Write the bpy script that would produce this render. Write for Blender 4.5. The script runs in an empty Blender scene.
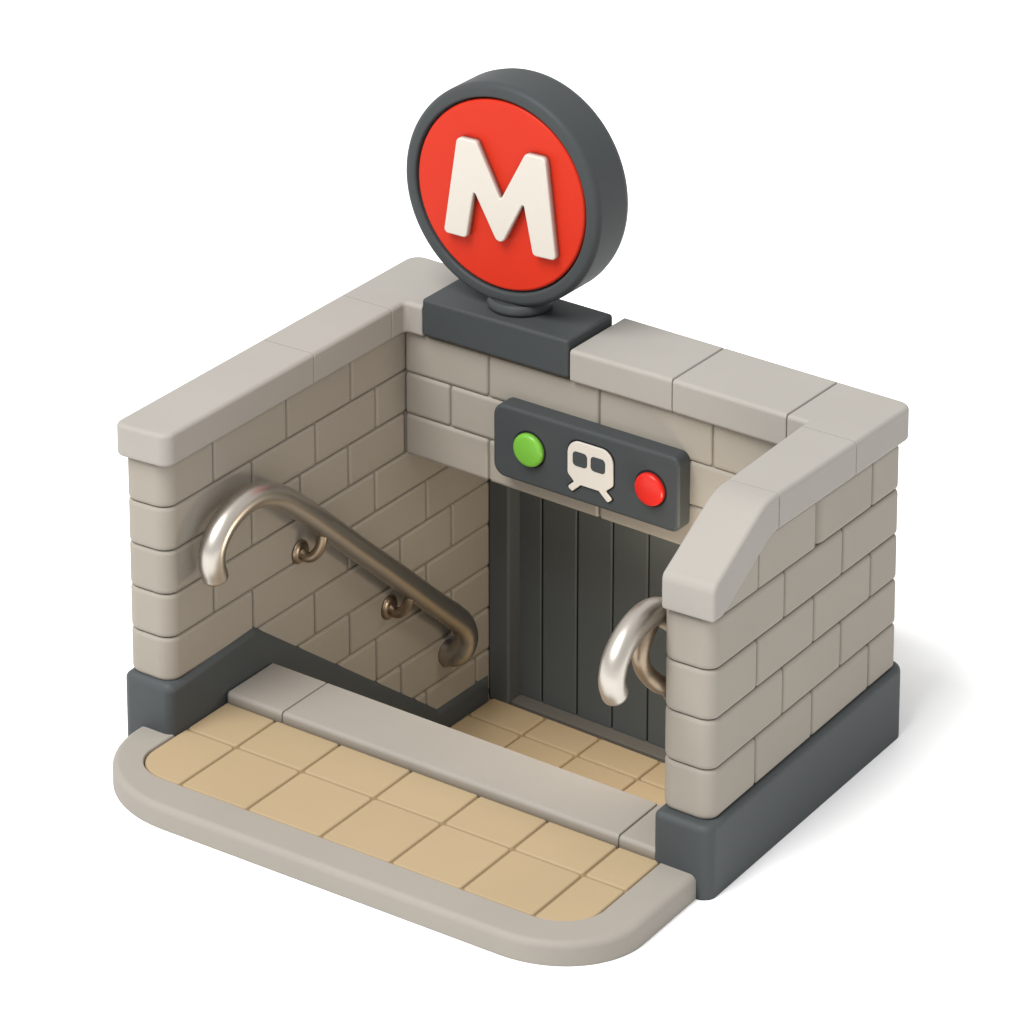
import bpy, bmesh, math
from mathutils import Vector

U = 0.4                      # metres per brick course
W, D = 12.6, 8.0             # outer width and depth of the brick shelter, in courses
YL = -1.94                   # front end of the longer side wall
YB = 6.36                    # inner face of the rear wall
TL, TR = 0.93, 1.17          # thickness of the two side walls
GZ, LZ, FZ = -1.62, -1.10, -5.10   # ground, landing, sunken floor

scene = bpy.context.scene
C = scene.collection

# the shelter's plan is not quite square: its corners, surveyed
WC = [(0.06137, 0.27454), (0.36753, 0.11083), (-0.36022, -0.40418), (-0.06868, 0.01881)]
WS = [-0.04369, 0.09602, 0.00226, -0.06574]
BASE = [(0, 0), (W, 0), (W, D), (0, D)]

def site(p):
    a, b = p[0] / W, p[1] / D
    k = [(1 - a) * (1 - b), a * (1 - b), a * b, (1 - a) * b]
    x = sum(k[i] * (WC[i][0] + BASE[i][0]) for i in range(4))
    y = sum(k[i] * (WC[i][1] + BASE[i][1]) for i in range(4))
    z = p[2]
    if z > 0:
        z *= 1 + sum(k[i] * WS[i] for i in range(4))
    return Vector((x * U, y * U, z * U))

# ------------------------------------------------------------------ materials
def mat(name, col, rough=0.6, metal=0.0, bump=0.03, bscale=90.0, vary=0.022, island=0.0, spec=0.1, coat=0.0):
    m = bpy.data.materials.new(name)
    m.use_nodes = True
    nt = m.node_tree
    b = nt.nodes['Principled BSDF']
    b.inputs['Roughness'].default_value = rough
    b.inputs['Metallic'].default_value = metal
    b.inputs['Specular IOR Level'].default_value = spec
    b.inputs['Coat Weight'].default_value = coat
    b.inputs['Coat Roughness'].default_value = 0.25
    tc = nt.nodes.new('ShaderNodeTexCoord')
    n1 = nt.nodes.new('ShaderNodeTexNoise')
    n1.inputs['Scale'].default_value = 1.3
    n1.inputs['Detail'].default_value = 5
    nt.links.new(tc.outputs['Object'], n1.inputs['Vector'])
    hsv = nt.nodes.new('ShaderNodeHueSaturation')
    hsv.inputs['Color'].default_value = (*col, 1)
    mr = nt.nodes.new('ShaderNodeMapRange')
    mr.inputs['From Min'].default_value = 0.3
    mr.inputs['From Max'].default_value = 0.7
    mr.inputs['To Min'].default_value = 1 - vary
    mr.inputs['To Max'].default_value = 1 + vary
    nt.links.new(n1.outputs['Fac'], mr.inputs['Value'])
    val = mr.outputs['Result']
    n3 = nt.nodes.new('ShaderNodeTexNoise')          # fine grain in the colour
    n3.inputs['Scale'].default_value = 130
    n3.inputs['Detail'].default_value = 2
    nt.links.new(tc.outputs['Object'], n3.inputs['Vector'])
    mg = nt.nodes.new('ShaderNodeMapRange')
    mg.inputs['From Min'].default_value = 0.25
    mg.inputs['From Max'].default_value = 0.75
    mg.inputs['To Min'].default_value = 1 - vary * 0.8
    mg.inputs['To Max'].default_value = 1 + vary * 0.8
    nt.links.new(n3.outputs['Fac'], mg.inputs['Value'])
    mm = nt.nodes.new('ShaderNodeMath'); mm.operation = 'MULTIPLY'
    nt.links.new(val, mm.inputs[0]); nt.links.new(mg.outputs['Result'], mm.inputs[1])
    val = mm.outputs[0]
    if island:
        g = nt.nodes.new('ShaderNodeNewGeometry')
        mi = nt.nodes.new('ShaderNodeMapRange')
        mi.inputs['To Min'].default_value = 1 - island
        mi.inputs['To Max'].default_value = 1 + island
        nt.links.new(g.outputs['Random Per Island'], mi.inputs['Value'])
        m2 = nt.nodes.new('ShaderNodeMath'); m2.operation = 'MULTIPLY'
        nt.links.new(val, m2.inputs[0]); nt.links.new(mi.outputs['Result'], m2.inputs[1])
        val = m2.outputs[0]
    nt.links.new(val, hsv.inputs['Value'])
    nt.links.new(hsv.outputs['Color'], b.inputs['Base Color'])
    if bump:
        n2 = nt.nodes.new('ShaderNodeTexNoise')
        n2.inputs['Scale'].default_value = bscale
        n2.inputs['Detail'].default_value = 4
        nt.links.new(tc.outputs['Object'], n2.inputs['Vector'])
        bp = nt.nodes.new('ShaderNodeBump')
        bp.inputs['Strength'].default_value = bump
        bp.inputs['Distance'].default_value = 0.02
        nt.links.new(n2.outputs['Fac'], bp.inputs['Height'])
        nt.links.new(bp.outputs['Normal'], b.inputs['Normal'])
    return m

M_BRICK = mat('pale_brick', (0.2444, 0.2211, 0.1865), 0.62, island=0.02)
M_MORTAR = mat('mortar', (0.17, 0.148, 0.118), 0.8)
M_COPING = mat('coping_stone', (0.2604, 0.2436, 0.2201), 0.55)
M_SLATE = mat('slate_paint', (0.0399, 0.0441, 0.0454), 0.5, vary=0.02, spec=0.12)
M_PLINTH = mat('plinth_stone', (0.0511, 0.0565, 0.0582), 0.5, vary=0.02, spec=0.12)
M_DOOR = mat('door_paint', (0.073, 0.080, 0.080), 0.5, vary=0.03)
M_GAP_SHADE = mat('gap_and_shade', (0.010, 0.010, 0.011), 0.8, vary=0.0)  # door joints, and the shade painted round the panel marks
M_TILE = mat('tan_tile', (0.2966, 0.2247, 0.1348), 0.55, island=0.02)
M_GROUT = mat('grout', (0.2016, 0.1386, 0.0756), 0.8)
M_KERB = mat('kerb_stone', (0.2344, 0.2148, 0.1875), 0.58)
M_STEEL = mat('brushed_steel', (0.45, 0.415, 0.37), 0.36, metal=1.0, bump=0.01, vary=0.02)
M_RED = mat('red_enamel', (0.4234, 0.0227, 0.0091), 0.42, vary=0.02, bump=0.015)
M_REDL = mat('red_button', (0.4620, 0.0151, 0.0101), 0.3, vary=0.0, bump=0.0, coat=0.3)
M_GREEN = mat('green_button', (0.1176, 0.3108, 0.0336), 0.3, vary=0.0, bump=0.0, coat=0.3)
M_CREAM = mat('cream_letter', (0.4536, 0.4200, 0.3738), 0.5, vary=0.015, bump=0.015)
M_FLOOR = mat('white_sweep', (0.93, 0.93, 0.93), 0.9, vary=0.0, bump=0.0, spec=0.0)
M_SILL = mat('sill_metal', (0.0936, 0.0864, 0.0756), 0.6)
M_BRONZE = mat('bronze', (0.30, 0.235, 0.17), 0.4, metal=1.0, bump=0.01, vary=0.02)
M_STEP = mat('step_stone', (0.2772, 0.2520, 0.2184), 0.65)

# ------------------------------------------------------------------ mesh tools
class MB:
    def __init__(s):
        s.v, s.f, s.m = [], [], []
    def add(s, verts, faces, mi=0):
        o = len(s.v)
        s.v += [tuple(p) for p in verts]
        s.f += [tuple(i + o for i in f) for f in faces]
        s.m += [mi] * len(faces)

    def prism(s, pts, h0, h1, axis='z', r=0.06, b=0.05, b0=None, wt=None, seg=4, bs=3, mi=0, bd=1.0):
        """outline with rounded corners, extruded along an axis, both rims bevelled"""
        n = len(pts)
        rad = list(r) if isinstance(r, (list, tuple)) else [r] * n
        w = list(wt) if wt else [1.0] * n
        area = sum(pts[i][0] * pts[(i + 1) % n][1] - pts[(i + 1) % n][0] * pts[i][1] for i in range(n))
        pts = [Vector(p) for p in pts]
        if area < 0:
            pts = pts[::-1]; rad = rad[::-1]
            w = [w[(n - 2 - i) % n] for i in range(n)]
        if b0 is None: b0 = b
        def loop(d):
            out = []
            for i in range(n):
                p, q, t = pts[i - 1], pts[i], pts[(i + 1) % n]
                e0, e1 = (q - p).normalized(), (t - q).normalized()
                n0, n1 = Vector((-e0.y, e0.x)), Vector((-e1.y, e1.x))
                d0, d1 = d * w[i - 1], d * w[i]
                cr = e0.x * e1.y - e0.y * e1.x
                if abs(cr) < 1e-4:
                    c = q + n0 * d0
                else:
                    k = ((q + n1 * d1 - q - n0 * d0).cross(e1)) / cr
                    c = q + n0 * d0 + e0 * k
                th = math.atan2(cr, e0.dot(e1))
                dm = (d0 + d1) / 2
                rr = max(rad[i] - dm, 0.002) if th > 0 else max(rad[i] + dm, 0.002)
                tl = rr * math.tan(abs(th) / 2)
                a = c - e0 * tl
                ctr = a + n0 * (rr if th > 0 else -rr)
                v0 = a - ctr
                for j in range(seg + 1):
                    g = th * j / seg
                    out.append(ctr + Vector((v0.x * math.cos(g) - v0.y * math.sin(g), v0.x * math.sin(g) + v0.y * math.cos(g))))
            return out
        rings = []
        if b0 > 0:
            for j in range(bs):
                a = j / bs * math.pi / 2
                rings.append((bd * b0 * (1 - math.sin(a)), h0 + b0 * (1 - math.cos(a))))
            rings.append((0, h0 + b0))
        else:
            rings.append((0, h0))
        if b > 0:
            rings.append((0, h1 - b))
            for j in range(bs - 1, -1, -1):
                a = j / bs * math.pi / 2
                rings.append((bd * b * (1 - math.sin(a)), h1 - b * (1 - math.cos(a))))
        else:
            rings.append((0, h1))
        mp = {'z': lambda u, v, h: (u, v, h), 'x': lambda u, v, h: (h, u, v), 'y': lambda u, v, h: (u, -h, v)}[axis]
        verts, faces = [], []
        for d, h in rings:
            L = loop(d); m = len(L)
            verts += [mp(p.x, p.y, h) for p in L]
        for k in range(len(rings) - 1):
            for i in range(m):
                j = (i + 1) % m
                faces.append((k * m + i, k * m + j, (k + 1) * m + j, (k + 1) * m + i))
        faces.append(tuple(range(m - 1, -1, -1)))
        faces.append(tuple((len(rings) - 1) * m + i for i in range(m)))
        s.add(verts, faces, mi)

    def box(s, x0, x1, y0, y1, z0, z1, b=0.05, r=None, mi=0, **k):
        rr = max(b, 0.004) + 0.004 if r is None else r
        s.prism([(x0, y0), (x1, y0), (x1, y1), (x0, y1)], z0, z1, 'z', rr, b, mi=mi, **k)

    def lathe(s, prof, centre, axis='y', n=96, mi=0):
        cx, cy, cz = centre
        verts, faces, idx = [], [], []
        for r, h in prof:
            if r < 1e-6:
                idx.append([len(verts)] * n)
                verts.append((cx, cy + h, cz) if axis == 'y' else (cx + h, cy, cz) if axis == 'x' else (cx, cy, cz + h))
            else:
                row = []
                for i in range(n):
                    a = 2 * math.pi * i / n
                    p, q = r * math.cos(a), r * math.sin(a)
                    row.append(len(verts))
                    verts.append((cx + p, cy + h, cz + q) if axis == 'y' else (cx + h, cy + p, cz + q) if axis == 'x' else (cx + p, cy + q, cz + h))
                idx.append(row)
        for k in range(len(prof) - 1):
            A, B = idx[k], idx[k + 1]
            for i in range(n):
                j = (i + 1) % n
                f = []
                for t in (A[i], A[j], B[j], B[i]):
                    if t not in f: f.append(t)
                if len(f) > 2: faces.append(tuple(f))
        s.add(verts, faces, mi)

    def tube(s, path, r, n=20, sub=10, mi=0, r_end=None):
        P = [Vector(p) for p in path]
        pts = []
        for i in range(len(P) - 1):                      # Catmull-Rom
            a = P[i - 1] if i else P[0] * 2 - P[1]
            b, c = P[i], P[i + 1]
            d = P[i + 2] if i + 2 < len(P) else P[-1] * 2 - P[-2]
            for k in range(sub):
                t = k / sub
                pts.append(0.5 * ((2 * b) + (c - a) * t + (2 * a - 5 * b + 4 * c - d) * t * t + (3 * b - a - 3 * c + d) * t ** 3))
        pts.append(P[-1])
        m = len(pts)
        tan = [(pts[min(i + 1, m - 1)] - pts[max(i - 1, 0)]).normalized() for i in range(m)]
        nrm = tan[0].orthogonal().normalized()
        verts, faces = [], []
        rings = []
        def ring(c, t, nn, rr):
            bb = t.cross(nn)
            rings.append(len(verts))
            for i in range(n):
                a = 2 * math.pi * i / n
                verts.append(c + nn * (rr * math.cos(a)) + bb * (rr * math.sin(a)))
        e = r * 0.35
        frames = []
        for i in range(m):
            nrm = (nrm - tan[i] * nrm.dot(tan[i])).normalized()
            frames.append(nrm.copy())
        for k in range(3, 0, -1):
            a = k / 3 * math.pi / 2
            ring(pts[0] - tan[0] * (e * math.sin(a)), tan[0], frames[0], r - e * (1 - math.cos(a)))
        for i in range(m):
            rr = r if r_end is None else r + (r_end - r) * i / (m - 1)
            ring(pts[i], tan[i], frames[i], rr)
        rl = r if r_end is None else r_end
        e = rl * 0.35
        for k in range(1, 4):
            a = k / 3 * math.pi / 2
            ring(pts[-1] + tan[-1] * (e * math.sin(a)), tan[-1], frames[-1], rl - e * (1 - math.cos(a)))
        for k in range(len(rings) - 1):
            for i in range(n):
                j = (i + 1) % n
                faces.append((rings[k] + i, rings[k] + j, rings[k + 1] + j, rings[k + 1] + i))
        faces.append(tuple(rings[0] + i for i in range(n - 1, -1, -1)))
        faces.append(tuple(rings[-1] + i for i in range(n)))
        s.add(verts, faces, mi)

    def build(s, name, mats, parent=None, label=None):
        if not isinstance(mats, (list, tuple)): mats = [mats]
        base = parent_world(parent)
        me = bpy.data.meshes.new(name)
        me.from_pydata([site(v) - base for v in s.v], [], s.f)
        for m in mats: me.materials.append(m)
        me.polygons.foreach_set('material_index', s.m)
        bm = bmesh.new(); bm.from_mesh(me)
        bmesh.ops.recalc_face_normals(bm, faces=bm.faces)
        for f in bm.faces: f.smooth = True
        bm.to_mesh(me); bm.free()
        o = bpy.data.objects.new(name, me)
        C.objects.link(o)
        wn = o.modifiers.new('weighted', 'WEIGHTED_NORMAL')
        wn.weight = 80; wn.keep_sharp = True
        if parent: o.parent = parent
        if label: o['label'] = label
        return o

def parent_world(o):
    p = Vector((0, 0, 0))
    while o:
        p = p + o.location
        o = o.parent
    return p

def thing(name, label, cat, loc, group=None):
    o = bpy.data.objects.new(name, None)
    o.empty_display_size = 0.2
    C.objects.link(o)
    o.location = site(loc)
    o['label'] = label; o['category'] = cat
    if group: o['group'] = group
    return o

# ------------------------------------------------------------------ ground
HX, HY = [-110, 0.5, 10.4, 12.1, 110], [-110, 0.6, 7.8, 10.15, 110]
gv = []
for y in HY:
    for x in HX:
        cx, cy = min(max(x, 0.5), 12.1), min(max(y, 0.6), 10.15)
        p = site((cx, cy, GZ))
        gv.append((p.x + (x - cx) * U, p.y + (y - cy) * U, GZ * U))
gf = []
for j in range(4):
    for i in range(4):
        if (i, j) in ((1, 1), (2, 1), (1, 2)): continue      # the stairwell opening
        gf.append((j * 5 + i, j * 5 + i + 1, (j + 1) * 5 + i + 1, (j + 1) * 5 + i))
gm = bpy.data.meshes.new('ground'); gm.from_pydata(gv, [], gf); gm.materials.append(M_FLOOR)
ground = bpy.data.objects.new('ground', gm); C.objects.link(ground)
ground['kind'] = 'structure'
ground['label'] = 'plain white ground under the station entrance'
ground['category'] = 'ground'

# ------------------------------------------------------------------ the shelter
ent = thing('metro_entrance', 'pale brick station entrance with stairwell, slate plinth and dark plank door', 'metro entrance', (6.3, 3, GZ))
G, BB, BD = 0.009, 0.10, 0.6          # half joint, brick bevel

def courses(mb, rows, x0, x1, ys, ye, front_r=None):
    """brick rows of a side wall; rows = {k: (start, end, joints)}"""
    for k, (a, e, joints) in rows.items():
        cuts = [a] + [j for j in joints if a + 0.15 < j < e - 0.15] + [e]
        for i in range(len(cuts) - 1):
            p = cuts[i] + (G if i else 0); q = cuts[i + 1] - (G if i < len(cuts) - 2 else 0)
            rr = [0.08] * 4
            if i == 0 and front_r: rr = [front_r, front_r, 0.08, 0.08]
            mb.box(x0, x1, p, q, k + G, k + 1 - G, BB, r=rr, seg=6, bs=4, bd=BD)

# side wall with the long handrail
JOINTS = {4: [-0.33, 2.2, 4.47, 6.6], 3: [0.98, 3.2, 5.35, 7.3], 2: [0.95, 2.65, 4.36, 6.4], 1: [-0.4, 3.2, 5.3, 8.1],
          0: [0.94, 4.3, 7.17], -1: [3.1, 6.2, 8.1], -2: [4.34, 7.16], -3: [5.3, 8.1], -4: [6.2, 8.6], -5: [7.14, 9.0], -6: []}
XL = -0.18                    # outer face
rows = {}
for k in range(-6, 5):
    start = YL if k >= 0 else -0.2 + (-k - 1) * 1.35
    rows[k] = (start, 8.0 if k >= 2 else 9.9, JOINTS[k])
mb = MB()
courses(mb, rows, XL, TL, 0, 0, 0.33)
c = 0.058
mb.box(XL + c, TL - c, YL + c, 7.95, 0.03, 5.0, 0.0, r=[0.272, 0.272, 0.02, 0.02], seg=6, mi=1)
mb.prism([(0.2, 0.02), (9.85, 0.02), (9.85, -5.95), (7.0, -5.95), (0.3, -0.5)], XL + c, TL - c, 'x', 0.02, 0.0, mi=1)
mb.box(XL + c, TL - c, 7.96, 9.85, 0.03, 1.98, 0.0, mi=1)
lw = mb.build('side_wall', [M_BRICK, M_MORTAR], ent, 'brick side wall of full height carrying the long handrail')

# side wall with the sloping coping
EV2, OD2 = [1.9, 4.33, 6.82], [3.04, 5.55]
XR = W - TR
mb = MB()
rows = {k: (0.0, 8.0, EV2 if k % 2 == 0 else OD2) for k in range(0, 4)}
rows[4] = (4.33 + G, 8.0, [6.82])
for k in range(-6, 0): rows[k] = (0.2 + (-k - 1) * 1.35, 8.0, EV2 if k % 2 == 0 else OD2)
courses(mb, rows, XR, W + 0.04, 0, 0, 0.33)
mb.prism([(0.3, 4 + G), (1.9 - G, 4 + G), (1.9 - G, 4.83)], XR, W + 0.04, 'x', 0.06, 0.055)
mb.prism([(1.9 + G, 4 + G), (4.33 - G, 4 + G), (4.33 - G, 5 - G), (2.3, 5 - G), (1.9 + G, 4.84)], XR, W + 0.04, 'x', 0.06, 0.055)
mb.box(XR + c, W - c, c, 7.95, 0.03, 4.0, 0.0, r=[0.272, 0.272, 0.02, 0.02], seg=6, mi=1)
mb.prism([(0.35, 4.005), (2.3, 4.96), (7.95, 4.98), (7.95, 4.005)], XR + c, W - c, 'x', 0.02, 0.0, mi=1)
mb.prism([(0.35, 0.02), (7.95, 0.02), (7.95, -5.95), (7.0, -5.95), (0.5, -0.5)], XR + c, W - c, 'x', 0.02, 0.0, mi=1)
rw = mb.build('side_wall', [M_BRICK, M_MORTAR], ent, 'brick side wall stepping down under a sloping coping')

# rear wall: three courses over the opening
mb = MB()
BJ = {4: [3.15, 6.03, 8.9], 3: [2.14, 5.0, 7.6, 10.2], 2: [3.15, 6.03, 8.9]}
for k, js in BJ.items():
    cuts = [TL + 0.004] + js + [XR - 0.004]
    for i in range(len(cuts) - 1):
        mb.box(cuts[i] + G, cuts[i + 1] - G, YB, 7.99, k + G, k + 1 - G, BB, r=0.08, bs=4, bd=BD)
mb.box(TL + 0.01, XR - 0.01, YB + 0.06, 7.94, 2.05, 5.0, 0.0, mi=1)
bw = mb.build('rear_wall', [M_BRICK, M_MORTAR], ent)

# copings
O, CZ0, CZ1 = 0.15, 5.03, 5.77
XO, YO = -0.28, 8.38          # outer edges of the left and rear copings
def stone(pts, r, wt, parent, z1=CZ1, b=0.1):
    m = MB(); m.prism(pts, CZ0, z1, 'z', r, b, b0=0.08, wt=wt, seg=6, bs=4)
    return m.build('coping_stone', M_COPING, parent)
s = 0.006
XI0, XI1 = 11.50, 11.36       # inner edge of the stepped wall's coping, front and back
YI = YB - O - 0.08
stone([(XO, YL - O), (TL + O, YL - O), (TL + O, 2.96 - s), (XO, 2.96 - s)], [0.26, 0.26, 0.03, 0.03], [1, 1, .3, 1], lw)
stone([(XO, 2.96 + s), (TL + O, 2.96 + s), (TL + O, 5.74 - s), (XO, 5.74 - s)], 0.03, [.3, 1, .3, 1], lw)
stone([(XO, 5.74 + s), (TL + O, 5.74 + s), (TL + O, YB - O), (1.525 - s, YB - O), (1.525 - s, YO), (XO, YO)],
      [0.03, 0.03, 0.1, 0.03, 0.03, 0.35], [.3, 1, 1, .3, 1, 1], bw)
stone([(5.36 + s, YB - O), (7.97 - s, YB - O), (7.97 - s, YO), (5.36 + s, YO)], 0.03, [1, .4, 1, .4], bw)
stone([(7.97 + s, YB - O), (10.87 - s, YI), (10.87 - s, YO), (7.97 + s, YO)], 0.03, [1, .4, 1, .4], bw)
stone([(10.87 + s, YI), (XI1, YI), (XI1, 5.85 + s), (W + O, 5.85 + s), (W + O, YO), (10.87 + s, YO)],
      [0.03, 0.05, 0.03, 0.03, 0.3, 0.03], [1, 1, .3, 1, 1, .4], bw)
# strip of rear wall top under the sign base
mb = MB(); mb.box(1.58, 5.34, YB - 0.02, 7.9, 5.0, 5.08, 0.0); mb.build('bedding', M_MORTAR, bw)
stone([(XI0, 2.53 + s), (W + O, 2.53 + s), (W + O, 5.85 - s), (XI1, 5.85 - s)], 0.03, [.3, 1, .3, 1], rw)
mb = MB()
mb.prism([(-O, 4.06), (0.25, 4.06), (2.2, 4.98), (2.53 - s, CZ0), (2.53 - s, CZ1), (2.0, CZ1), (-O, 4.74)], XI0, W + O, 'x',
         [0.05, 0.4, 0.5, 0.02, 0.03, 1.6, 0.22], 0.1, wt=[1, 1, 1, .3, 1, 1, 1], seg=8, bs=4)
mb.build('coping_stone', M_COPING, rw, 'sloping coping stone rounded down to the front')

# plinths
P = 0.12
mb = MB()
sk = [(YL - P, GZ - 0.1), (YL - P, 0.0), (0.92, 0.16), (7.5, -4.55), (9.46, -4.55), (9.46, -5.7), (6.0, -5.7), (0.5, -1.9)]
mb.prism(sk, -0.2, TL + 0.08, 'x', [0.02, 0.18, 0.4, 0.06, 0.02, 0.02, 0.02, 0.02], 0.2, seg=8, bs=5)
mb.box(-0.19, 0.3, 1.3, D + P, GZ - 0.1, 0.0, 0.1, r=0.15)
mb.build('plinth', M_PLINTH, ent, 'slate plinth that turns down along the stairs')
mb = MB()
mb.box(XR, W + P + 0.03, -P - 0.13, D + 0.3, GZ - 0.1, 0.0, 0.14, r=[0.16, 0.3, 0.3, 0.2], seg=10, bs=5)
mb.prism([(0.2, -0.6), (0.9, -0.02), (7.5, -4.55), (7.98, -4.55), (7.98, -5.7), (6.0, -5.7), (0.5, -1.9)], XR - P + 0.01, XR + 0.2, 'x', 0.04, 0.1)
mb.build('plinth', M_PLINTH, ent, 'straight slate plinth on the ground')

# threshold stones
for x0, x1 in ((TL + 0.075, 2.44), (2.44, 10.62), (10.62, XR + 0.06)):
    mb = MB()
    l = 0.3 if x0 > 2 else 0.9
    mb.prism([(x0 + s, -0.22), (x1 - s, -0.22), (x1 - s, 1.40), (x0 + s, 1.40)], LZ - 0.3, -0.86, 'z', [0.12 if x0 < 2 else 0.03, 0.03, 0.02, 0.02], 0.1, b0=0,
             wt=[1, .3, .25, l], seg=5, bs=4)
    mb.build('threshold_stone', M_KERB, ent)

# stairs, sunken floor, door
mb = MB()
rise, tread = 0.47, 0.66
pr = [(1.36, -6.0), (1.36, -0.9 - rise)]
z = -0.9 - rise
y = 1.40
for i in range(8):
    y += tread; pr.append((y, z)); z -= rise
    pr.append((y, max(z, FZ)))
pr.append((y, -6.0))
mb.prism(pr, TL + 0.06, XR - 0.06, 'x', 0.02, 0.02)
mb.build('staircase', M_STEP, ent)
y_st = y
mb = MB()
mb.box(TL + 0.02, XR - 0.02, y_st + 0.003, 9.9, FZ - 0.5, FZ - 0.06, 0.0, mi=1)
xs = [TL + 0.1, 2.55, 4.05, 5.72, 7.4, 9.1, 10.6, XR - 0.1]
for x0, x1 in zip(xs[:-1], xs[1:]):
    for y0, y1 in ((y_st + 0.01, 8.5), (8.5, 9.48)):
        if x1 > 10.3 and y0 > 8: continue
        mb.box(x0 + 0.02, x1 - 0.02, y0 + 0.02, y1 - 0.02, FZ - 0.2, FZ, 0.06, r=0.08)
mb.build('well_paving', [M_TILE, M_GROUT], ent)

mb = MB()
mb.box(TL + 0.003, 1.50, 9.44, 9.98, FZ - 0.1, 1.98, 0.06)
mb.box(9.7, 10.2, 9.44, 9.98, FZ - 0.1, 1.98, 0.06)
mb.box(1.51, 9.69, 9.46, 9.97, 1.5, 1.97, 0.06)
mb.build('door_frame', M_DOOR, ent)
mb = MB()
mb.box(1.502, 9.698, 9.50, 9.95, FZ - 0.1, FZ + 0.035, 0.02)
mb.build('door_sill', M_SILL, ent)
mb = MB()
gx = [1.45] + [2.11 + 0.975 * i for i in range(8)] + [9.74]
for a, b in zip(gx[:-1], gx[1:]):
    mb.box(a + 0.02, b - 0.02, 9.88, 10.0, FZ + 0.02, 1.5, 0.035)
mb.box(1.45, 9.74, 9.93, 9.99, FZ + 0.05, 1.5, 0.0, mi=1)
mb.build('door', [M_DOOR, M_GAP_SHADE], ent)

# low lobby behind the rear wall that houses the door
mb = MB()
mb.box(0.1, 10.6, 10.02, 10.35, FZ - 0.6, 2.0, 0.02)
mb.box(0.1, 10.6, 8.01, 10.35, 2.003, 2.35, 0.05)
mb.box(10.21, 10.58, 8.0, 10.01, FZ - 0.6, 2.0, 0.0)
mb.box(10.59, XR + 0.3, 8.003, 8.3, FZ - 0.6, GZ - 0.02, 0.0)
mb.box(10.2, XR - 0.003, 7.60, 7.98, FZ - 0.1, 2.02, 0.03)
mb.build('rear_lobby', M_BRICK, ent)
mb = MB(); mb.box(10.6, 12.4, 7.99, D + P - 0.012, GZ - 0.1, -0.01, 0.05); mb.build('plinth', M_PLINTH, ent)

# ------------------------------------------------------------------ landing
land = thing('paved_landing', 'low stone landing with rounded corners and tan square tiles before the threshold', 'landing', (6.3, -2, GZ))
mb = MB()
mb.prism([(0.2, -1.2), (0.2, -4.52), (12.46, -4.52), (12.46, 0.5), (11.60, 0.5), (11.60, -3.56), (1.0, -3.56), (1.0, -1.2)],
         GZ, LZ, 'z', [0.02, 2.3, 2.1, 0.02, 0.02, 1.05, 0.85, 0.02], 0.15, b0=0.02, wt=[1, 1, 1, .27, .27, .27, .27, .27], seg=24, bs=6)
mb.build('kerb', M_KERB, land)
mb = MB()
tx = [1.0, 2.26, 3.87, 5.63, 7.28, 8.93, 10.59, 11.6]
ty = [-3.56, -1.58, -0.1]
mb.prism([(1.01, -3.55), (11.59, -3.55), (11.59, 0.4), (1.01, 0.4)], GZ + 0.03, LZ - 0.06, 'z', [0.85, 1.05, 0.02, 0.02], 0.0, mi=1, seg=16)
for i in range(len(tx) - 1):
    for j in range(2):
        e = 0.02
        x0, x1, y0, y1 = tx[i] + e, tx[i + 1] - e, ty[j] + e, ty[j + 1] - e
        rr = [0.09] * 4
        if j == 0 and i == 0: rr[0] = 0.82
        if j == 0 and i == len(tx) - 2: rr = [0.06, 0.86, 0.06, 0.06]
        mb.box(x0, x1, y0, y1, LZ - 0.15, LZ - 0.012, 0.06, r=rr, seg=10, bd=0.8)
mb.build('paving', [M_TILE, M_GROUT], land)

# ------------------------------------------------------------------ roundel sign
sg = thing('station_sign', 'round red sign with white letter M on a slate block atop the rear wall', 'sign', (3.46, 7.05, 5.0))
mb = MB(); mb.box(1.53, 5.34, YB - O - 0.03, 7.97, 5.09, 5.97, 0.08, r=0.09, bs=4); mb.build('base_block', M_SLATE, sg)
cx, cz = 3.27, 8.64
mb = MB(); mb.lathe([(0, -0.3), (0.62, -0.3), (0.70, -0.27), (0.72, -0.2), (0.70, -0.12), (0.66, -0.05), (0.65, -0.07), (0, -0.07)], (3.45, 7.14, 6.26), 'z', 64); mb.build('neck', M_SLATE, sg)
R0 = 2.53
prof = [(0, 1.38), (R0 - 0.3, 1.38), (R0 - 0.12, 1.34), (R0 - 0.03, 1.25), (R0, 1.12), (R0, 0.22)]
for i in range(1, 7):
    a = i / 6 * math.pi / 2
    prof.append((R0 - 0.14 * (1 - math.cos(a)), 0.22 - 0.18 * math.sin(a)))
prof += [(2.26, 0.03), (2.22, 0.05), (2.205, 0.09), (2.20, 0.3), (0, 0.3)]
mb = MB(); mb.lathe(prof, (cx, 6.60, cz), 'y', 128); mb.build('rim', M_SLATE, sg)
prof = [(0, 0.28), (2.165, 0.28), (2.165, 0.14)]
for i in range(1, 6):
    a = i / 5 * math.pi / 2
    prof.append((2.165 - 0.07 * (1 - math.cos(a)), 0.14 - 0.08 * math.sin(a)))
prof += [(0, 0.06)]
mb = MB(); mb.lathe(prof, (cx, 6.60, cz), 'y', 128); face = mb.build('face', M_RED, sg)
MP = [(1.81, 7.45), (2.16, 9.74), (2.66, 9.74), (3.29, 8.54), (3.93, 9.74), (4.44, 9.74), (4.72, 7.48), (4.13, 7.46), (3.88, 8.60), (3.27, 7.42), (2.60, 8.60), (2.40, 7.45)]
dm = (0.10, 0.08)
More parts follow.
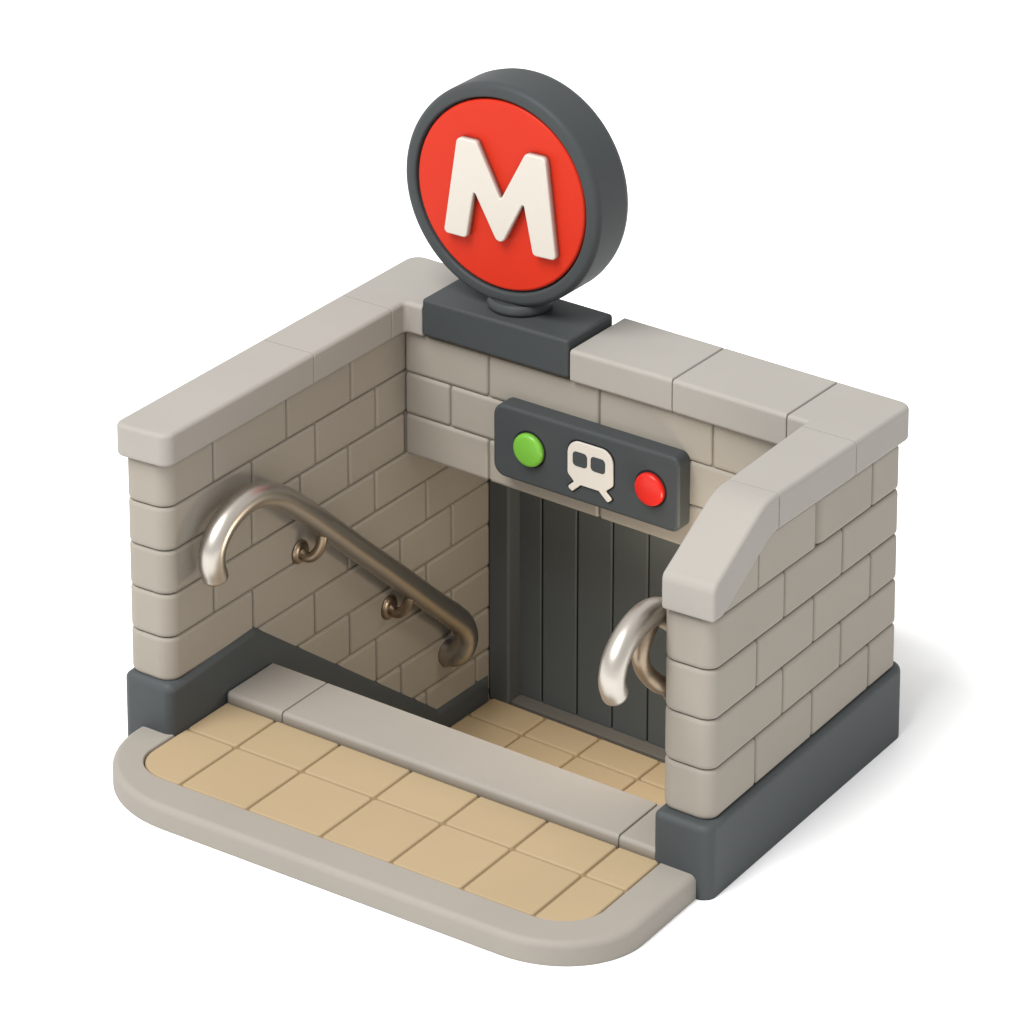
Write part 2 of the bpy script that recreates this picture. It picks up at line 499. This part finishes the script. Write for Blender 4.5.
mb = MB(); mb.prism([(x + dm[0], z + dm[1]) for x, z in MP], -6.70, -6.47, 'y', [.1, .12, .12, .03, .12, .12, .1, .1, .03, .14, .03, .1], 0.035, b0=0, seg=5)
mb.build('letter', M_CREAM, face)

# ------------------------------------------------------------------ pictogram panel
pn = thing('train_panel', 'slate wall panel with train pictogram between green and red round lamps', 'sign', (5.98, YB, 2.5))
mb = MB(); mb.prism([(3.58, 2.50), (8.36, 2.50), (8.36, 4.20), (3.58, 4.20)], -(YB + 0.02), -5.91, 'y', [0.3, 0.2, 0.2, 0.3], 0.09, b0=0.02, seg=6, bs=4)
mb.build('panel', M_SLATE, pn)
YP = 5.91
for nm, bx, bz, r, m in (('green_lamp', 4.55, 3.36, 0.375, M_GREEN), ('red_lamp', 7.65, 3.35, 0.36, M_REDL)):
    prof = [(0, 0.05), (r, 0.05), (r, -0.06)]
    for i in range(1, 6):
        a = i / 5 * math.pi / 2
        prof.append((r - 0.1 * (1 - math.cos(a)), -0.06 - 0.09 * math.sin(a)))
    prof += [(r * 0.45, -0.165), (0, -0.17)]
    mb = MB(); mb.lathe(prof, (bx, YP, bz), 'y', 64); o = mb.build(nm, m, pn)
    mb = MB(); mb.lathe([(r - 0.05, 0.02), (r + 0.045, 0.02), (r + 0.045, -0.008), (r - 0.05, -0.008)], (bx, YP, bz), 'y', 64); mb.build('shade_ring', M_GAP_SHADE, o)  # flat dark ring, shade painted round the button
T = [(5.46, 3.08), (5.46, 3.86), (6.62, 3.86), (6.62, 3.08), (6.43, 2.92), (6.60, 2.77), (6.49, 2.68), (6.26, 2.88), (5.80, 2.88), (5.58, 2.68), (5.46, 2.76), (5.63, 2.92)]
TR_ = [.12, .3, .3, .12, .03, .04, .04, .04, .04, .04, .04, .03]
px, pz = 0.09, 0.05
T = [(x + px, z + pz) for x, z in T]
mb = MB(); mb.prism(T, -(YP + 0.02), -(YP - 0.05), 'y', TR_, 0.015, b0=0, seg=6, bs=2); pic = mb.build('pictogram', M_CREAM, pn)
cxm = 6.03 + px; czm = 3.3 + pz
n = len(T); big = []
for i in range(n):                                        # outline of a dark plate, painted shade round the pictogram
    p, q, t = Vector(T[i - 1]), Vector(T[i]), Vector(T[(i + 1) % n])
    e0, e1 = (q - p).normalized(), (t - q).normalized()
    nn = Vector((-e0.y, e0.x)) + Vector((-e1.y, e1.x))
    nn = nn.normalized() * (0.03 / max(0.5, nn.length / 2))
    big.append((q.x + nn.x, q.y + nn.y))
mb = MB(); mb.prism(big, -(YP + 0.02), -(YP - 0.006), 'y', TR_, 0.0, b0=0, seg=6); mb.build('shade_outline', M_GAP_SHADE, pic)
for x0 in (5.60, 6.06):
    x0 += px
    mb = MB(); mb.prism([(x0, 3.30 + pz), (x0 + .37, 3.30 + pz), (x0 + .37, 3.63 + pz), (x0, 3.63 + pz)], -(YP - 0.02), -(YP - 0.056), 'y', 0.09, 0.0, b0=0, seg=5); w_ = mb.build('window', M_SLATE, pic)

# ------------------------------------------------------------------ handrails
def rosette(mb, x, y, z, sx):
    mb.lathe([(0, 0), (0.27, 0), (0.27, 0.05 * sx), (0.22, 0.10 * sx), (0.14, 0.11 * sx), (0, 0.11 * sx)], (x, y, z), 'x', 40)

xr = 1.42
hr = thing('handrail', 'long steel handrail sloping down the inner face of the full height wall', 'handrail', (TL, 3.0, 1.0), 'steel handrails of the stairs')
mb = MB()
mb.tube([(xr, -1.03, 2.28), (xr, -1.13, 2.62), (xr, -1.07, 2.98), (xr, -0.76, 3.32), (xr, -0.26, 3.53), (xr, 0.27, 3.57), (xr, 0.80, 3.42), (xr, 1.40, 3.08), (xr, 2.49, 2.18), (xr, 4.36, 0.50), (xr, 5.9, -0.85),
         (xr, 6.9, -1.72), (xr, 7.45, -2.18), (xr, 7.80, -2.53), (xr - .01, 7.95, -2.90), (xr - .08, 7.90, -3.18), (xr - .25, 7.84, -3.34), (TL + 0.02, 7.82, -3.36)], 0.275, 28)
mb.build('rail', M_STEEL, hr)
for (by, bz, ty_, tz) in ((2.55, 1.22, 2.75, 1.85), (5.72, -1.42, 5.95, -0.95)):
    mb = MB(); rosette(mb, TL - 0.01, by, bz, 1)
    mb.tube([(TL + 0.05, by, bz), (TL + 0.22, by - 0.02, bz - 0.06), (TL + 0.38, by + 0.04, bz + 0.03), (xr, by + 0.12, bz + 0.28), (xr, ty_, tz)], 0.115, 16)
    mb.build('bracket', M_BRONZE, hr)
mb = MB(); rosette(mb, TL - 0.01, 7.82, -3.36, 1); mb.build('bracket', M_BRONZE, hr)

xr = XR - 0.30
hr2 = thing('handrail', 'short visible steel handrail hook beside the wall with sloping coping', 'handrail', (XR, 1.5, 1.0), 'steel handrails of the stairs')
mb = MB()
mb.tube([(xr, -1.30, 2.68), (xr, -1.40, 2.88), (xr, -1.40, 3.10), (xr, -1.24, 3.38), (xr, -0.82, 3.64), (xr, -0.25, 3.78), (xr, 0.35, 3.72), (xr, 0.9, 3.42), (xr, 1.5, 2.95), (xr, 2.76, 1.93), (xr, 4.56, 0.4),
         (xr, 5.9, -0.72), (xr, 7.06, -1.7), (xr, 7.45, -2.0), (xr + .06, 7.6, -2.2), (xr + .2, 7.6, -2.4), (XR - 0.02, 7.55, -2.45)], 0.275, 28)
mb.build('rail', M_STEEL, hr2)
mb = MB()
mb.tube([(xr, 0.15, 3.60), (xr, -0.18, 3.32), (xr, -0.27, 2.98), (xr + .02, -0.05, 2.62), (xr + .15, 0.2, 2.36), (XR - 0.0, 0.45, 2.25)], 0.185, 18)
rosette(mb, XR + 0.01, 0.45, 2.25, -1)
mb.build('bracket', M_BRONZE, hr2)
mb = MB(); rosette(mb, XR + 0.01, 5.72, -1.0, -1)
mb.tube([(XR - 0.05, 5.72, -1.0), (XR - 0.22, 5.7, -1.06), (XR - 0.38, 5.76, -1.0), (xr, 5.84, -0.85), (xr, 5.9, -0.75)], 0.09, 14)
mb.build('bracket', M_BRONZE, hr2)

# ------------------------------------------------------------------ light
wld = bpy.data.worlds.new('World'); scene.world = wld; wld.use_nodes = True
wn = wld.node_tree                                  # studio surround, dimmer towards the right hand side
bg = wn.nodes['Background']
geo = wn.nodes.new('ShaderNodeTexCoord')
sep = wn.nodes.new('ShaderNodeSeparateXYZ')
wn.links.new(geo.outputs['Generated'], sep.inputs[0])
ramp = wn.nodes.new('ShaderNodeMapRange')
ramp.interpolation_type = 'SMOOTHSTEP'
ramp.inputs['From Min'].default_value = -0.2
ramp.inputs['From Max'].default_value = 0.7
ramp.inputs['To Min'].default_value = 1.0
ramp.inputs['To Max'].default_value = 0.94
wn.links.new(sep.outputs['X'], ramp.inputs['Value'])
wn.links.new(ramp.outputs['Result'], bg.inputs['Strength'])
bg.inputs['Color'].default_value = (1, 1, 1, 1)

def area(name, pos, target, size, energy, col=(1, 1, 1)):
    l = bpy.data.lights.new(name, 'AREA'); l.shape = 'DISK'; l.size = size * U; l.energy = energy; l.color = col
    o = bpy.data.objects.new(name, l); C.objects.link(o)
    o.location = Vector(pos) * U
    o.rotation_euler = (Vector(target) * U - o.location).to_track_quat('-Z', 'Y').to_euler()
    return o
K = 160
area('softbox', (6 - .10 * K, 2 - .49 * K, .87 * K), (6, 2, 0), 95, 61000)
area('stairwell_fill', (5.6, 8.5, 1.9), (5.4, 8.0, -5.0), 2.6, 46, (1.0, 0.88, 0.72))  # added fill behind the lintel to brighten the well, no real fixture
area('side_wall_fill', (11.1, 4.6, 0.9), (1.0, 4.9, -0.9), 3.0, 86, (1.0, 0.87, 0.70))  # added unseen fill that lifts the opposite inner wall, no real fixture

# ------------------------------------------------------------------ camera
cam = bpy.data.cameras.new('Camera'); co = bpy.data.objects.new('Camera', cam); C.objects.link(co)
co.location = Vector((85.71227701, -105.32809863, 71.82552078)) * U
co.rotation_euler = (math.pi / 2 - 0.4701968, 0, 0.6336312)
cam.sensor_width = 36; cam.lens = 7592.447 / 1024 * 36
cam.clip_start = 0.5; cam.clip_end = 500
scene.camera = co

scene.render.engine = 'CYCLES'
scene.cycles.max_bounces = 10
scene.cycles.diffuse_bounces = 6
scene.cycles.use_denoising = True
scene.view_settings.view_transform = 'Standard'
scene.view_settings.look = 'None'
scene.view_settings.exposure = 0
scene.view_settings.gamma = 1
